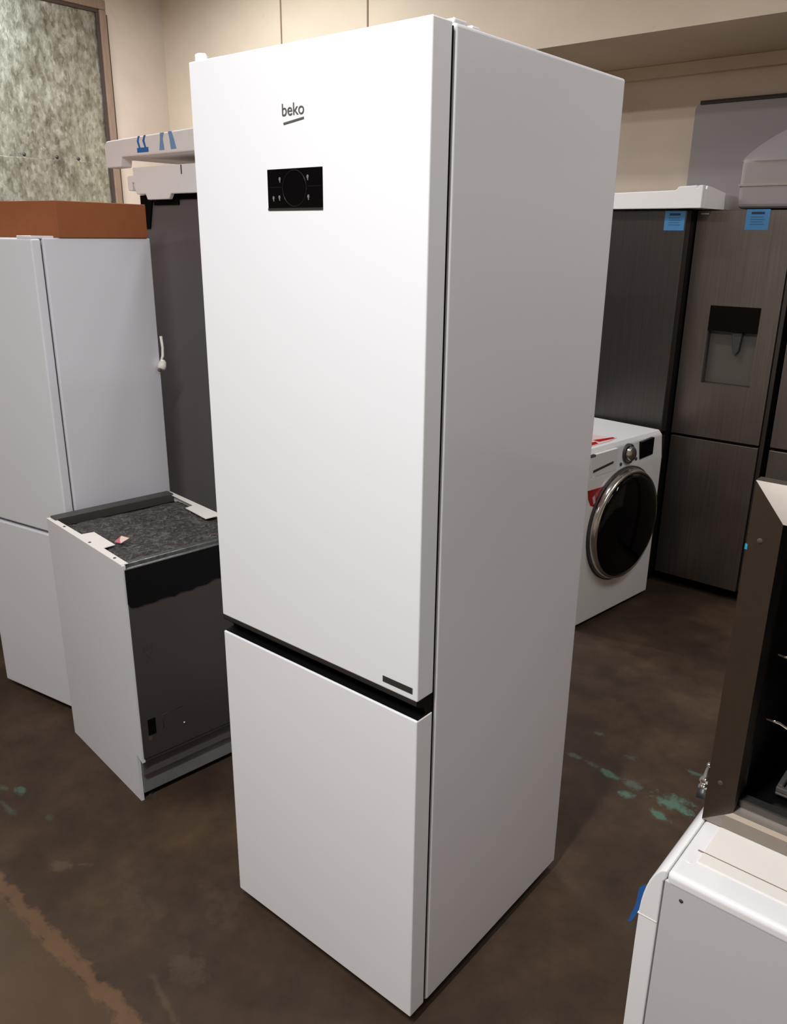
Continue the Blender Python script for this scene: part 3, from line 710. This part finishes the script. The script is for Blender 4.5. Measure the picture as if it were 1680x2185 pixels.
# blue tape tag hanging at the fascia
tg = MB().mesh([(X0 - 0.001, -0.085, 0.790), (X0 + 0.002, -0.095, 0.755), (X0 - 0.012, -0.080, 0.772), (X0 - 0.004, -0.094, 0.742), (X0 - 0.012, -0.085, 0.745), (X0 - 0.020, -0.088, 0.708), (X0 - 0.013, -0.092, 0.716)], [(0, 1, 3, 2), (2, 3, 4), (4, 3, 6, 5)])
to = tg.build('tape_strip', M['bluetape_dk'], t, label='blue tape strip')
sm = to.modifiers.new('solid', 'SOLIDIFY'); sm.thickness = 0.0006

# chrome knob on the fascia, just left of the oven frame
ko, ax = (0.509, 0.150, 0.803), (-0.006, 0.034, 0.050)
MB().lathe([(0.0, 0), (0.011, 0), (0.0115, 0.010), (0.010, 0.016)], ko, ax, 24).lathe([(0.0095, 0.016), (0.0110, 0.018), (0.0110, 0.022), (0.0088, 0.024), (0.0088, 0.027), (0.0112, 0.029), (0.0108, 0.034), (0.0066, 0.038), (0.0042, 0.052), (0.0034, 0.054)], ko, ax, 28, 1).lathe([(0.0030, 0.054), (0.0040, 0.056), (0.0040, 0.060), (0.002, 0.063), (0, 0.0635)], ko, ax, 16, 1).build('chrome_knob', [M['gunmetal'], M['chrome']], t, label='cone-shaped chrome knob')

# ------------------------------------------------------------------ oven with mitred steel frame on the white machine
OX, OY, OZ = 0.5445, 0.036, 0.852
OW, OH, FWd = 0.595, 0.555, 0.048
t = thing('built_in_oven', 'black oven with a mitred steel frame resting on the white appliance', 'oven', (OX, OY, OZ))
pr = 0.020   # inner edge stands proud of the outer edge
o4 = [(0, 0), (OW, 0), (OW, OH), (0, OH)]
i4 = [(FWd, FWd), (OW - FWd, FWd), (OW - FWd, OH - FWd), (FWd, OH - FWd)]
names = ['bottom', 'right', 'top', 'left']
for k in range(4):
    a, b2 = k, (k + 1) % 4
    V = [(o4[a][0], 0.0, o4[a][1]), (o4[b2][0], 0.0, o4[b2][1]), (i4[b2][0], -pr, i4[b2][1]), (i4[a][0], -pr, i4[a][1])]
    Vb = [(x, 0.022, z) for (x, y, z) in V]
    mbm = MB().mesh(V + Vb, [(0, 1, 2, 3), (4, 5, 6, 7), (0, 1, 5, 4), (1, 2, 6, 5), (2, 3, 7, 6), (3, 0, 4, 7)])
    mbm.build('frame_rail', M['steel_frame'], t)
# inner lip of the lower rail
MB().mesh([(FWd - 0.013, -pr * (FWd - 0.013) / FWd - 0.0008, FWd - 0.013), (OW - FWd + 0.013, -pr * (FWd - 0.013) / FWd - 0.0008, FWd - 0.013), (OW - FWd, -pr - 0.0012, FWd + 0.0005), (FWd, -pr - 0.0012, FWd + 0.0005),
           (FWd - 0.012, -pr + 0.008, FWd - 0.013), (OW - FWd + 0.012, -pr + 0.008, FWd - 0.013), (OW - FWd, 0.004, FWd + 0.0005), (FWd, 0.004, FWd + 0.0005)], [(0, 1, 2, 3), (4, 5, 6, 7), (0, 1, 5, 4), (1, 2, 6, 5), (2, 3, 7, 6), (3, 0, 4, 7)]).build('inner_lip', M['lip'], t)
# cavity
cv = MB()
c0, c1 = 0.022, 0.44
ix0, ix1, iz0, iz1 = FWd + 0.002, OW - FWd - 0.002, FWd + 0.004, OH - FWd - 0.002
cv.box((0.015, c1, 0.01), (OW - 0.015, c1 + 0.01, OH - 0.01))
cv.box((0.015, c0, 0.004), (ix0, c1, OH - 0.006)).box((ix1, c0, 0.004), (OW - 0.015, c1, OH - 0.006))
cv.box((ix0, c0, 0.004), (ix1, c1, iz0)).box((ix0, c0, iz1), (ix1, c1, OH - 0.006))
cv.build('cavity', M['cavity'], t)
# front lip gasket
MB().box((ix0 - 0.002, 0.0, iz0 - 0.004), (ix1 + 0.002, 0.020, iz0 + 0.010), 0.002).build('door_seal', M['gunmetal'], t)
for (zz, dip) in ((0.305, 0.012), (0.200, 0.030)):
    r_ = MB()
    xa = ix0 + 0.012
    r_.tube([(xa, 0.018, zz), (xa + 0.018, 0.018, zz - 0.001), (xa + 0.035, 0.030, zz - dip * 0.5), (xa + 0.06, 0.05, zz - dip), (ix1 - 0.06, 0.05, zz - dip), (ix1 - 0.012, 0.018, zz)], 0.0026, 8)
    for q in range(7):
        x = ix0 + 0.05 + q * (ix1 - ix0 - 0.10) / 6
        r_.tube([(x, 0.05, zz - dip), (x, 0.40, zz - dip)], 0.0014, 6)
    r_.tube([(ix0 + 0.004, 0.40, zz - dip), (ix1 - 0.004, 0.40, zz - dip)], 0.0026, 8)
    r_.build('wire_shelf', M['chrome'], t)
tr = MB().box((ix0 + 0.035, 0.05, iz0 + 0.008), (ix1 - 0.035, 0.40, iz0 + 0.013), 0.002)
tr.box((ix0 + 0.035, 0.05, iz0 + 0.013), (ix1 - 0.035, 0.058, iz0 + 0.022), 0.002).box((ix0 + 0.035, 0.058, iz0 + 0.013), (ix0 + 0.043, 0.40, iz0 + 0.022), 0.002)
tr.box((ix0 + 0.06, 0.08, iz0 + 0.0132), (ix1 - 0.06, 0.38, iz0 + 0.0142), mi=1)
tr.build('baking_tray', [M['tray'], mat('tray_dark', (44, 40, 40), 0.4)], t)
for (x, z) in ((0.020, 0.474), (0.021, 0.082)):
    MB().lathe([(0.0042, 0.0), (0.0036, -0.0015), (0, -0.001)], (x, -pr * x / FWd - 0.0004, z), (0, 1, 0), 12).build('screw_hole', M['jamb_dk'], t)
MB().box((-0.0005, -0.0012, 0.455), (0.004, 0.001, 0.463)).build('tape_remnant', M['bluedot'], t, label='tiny blue tape remnant')
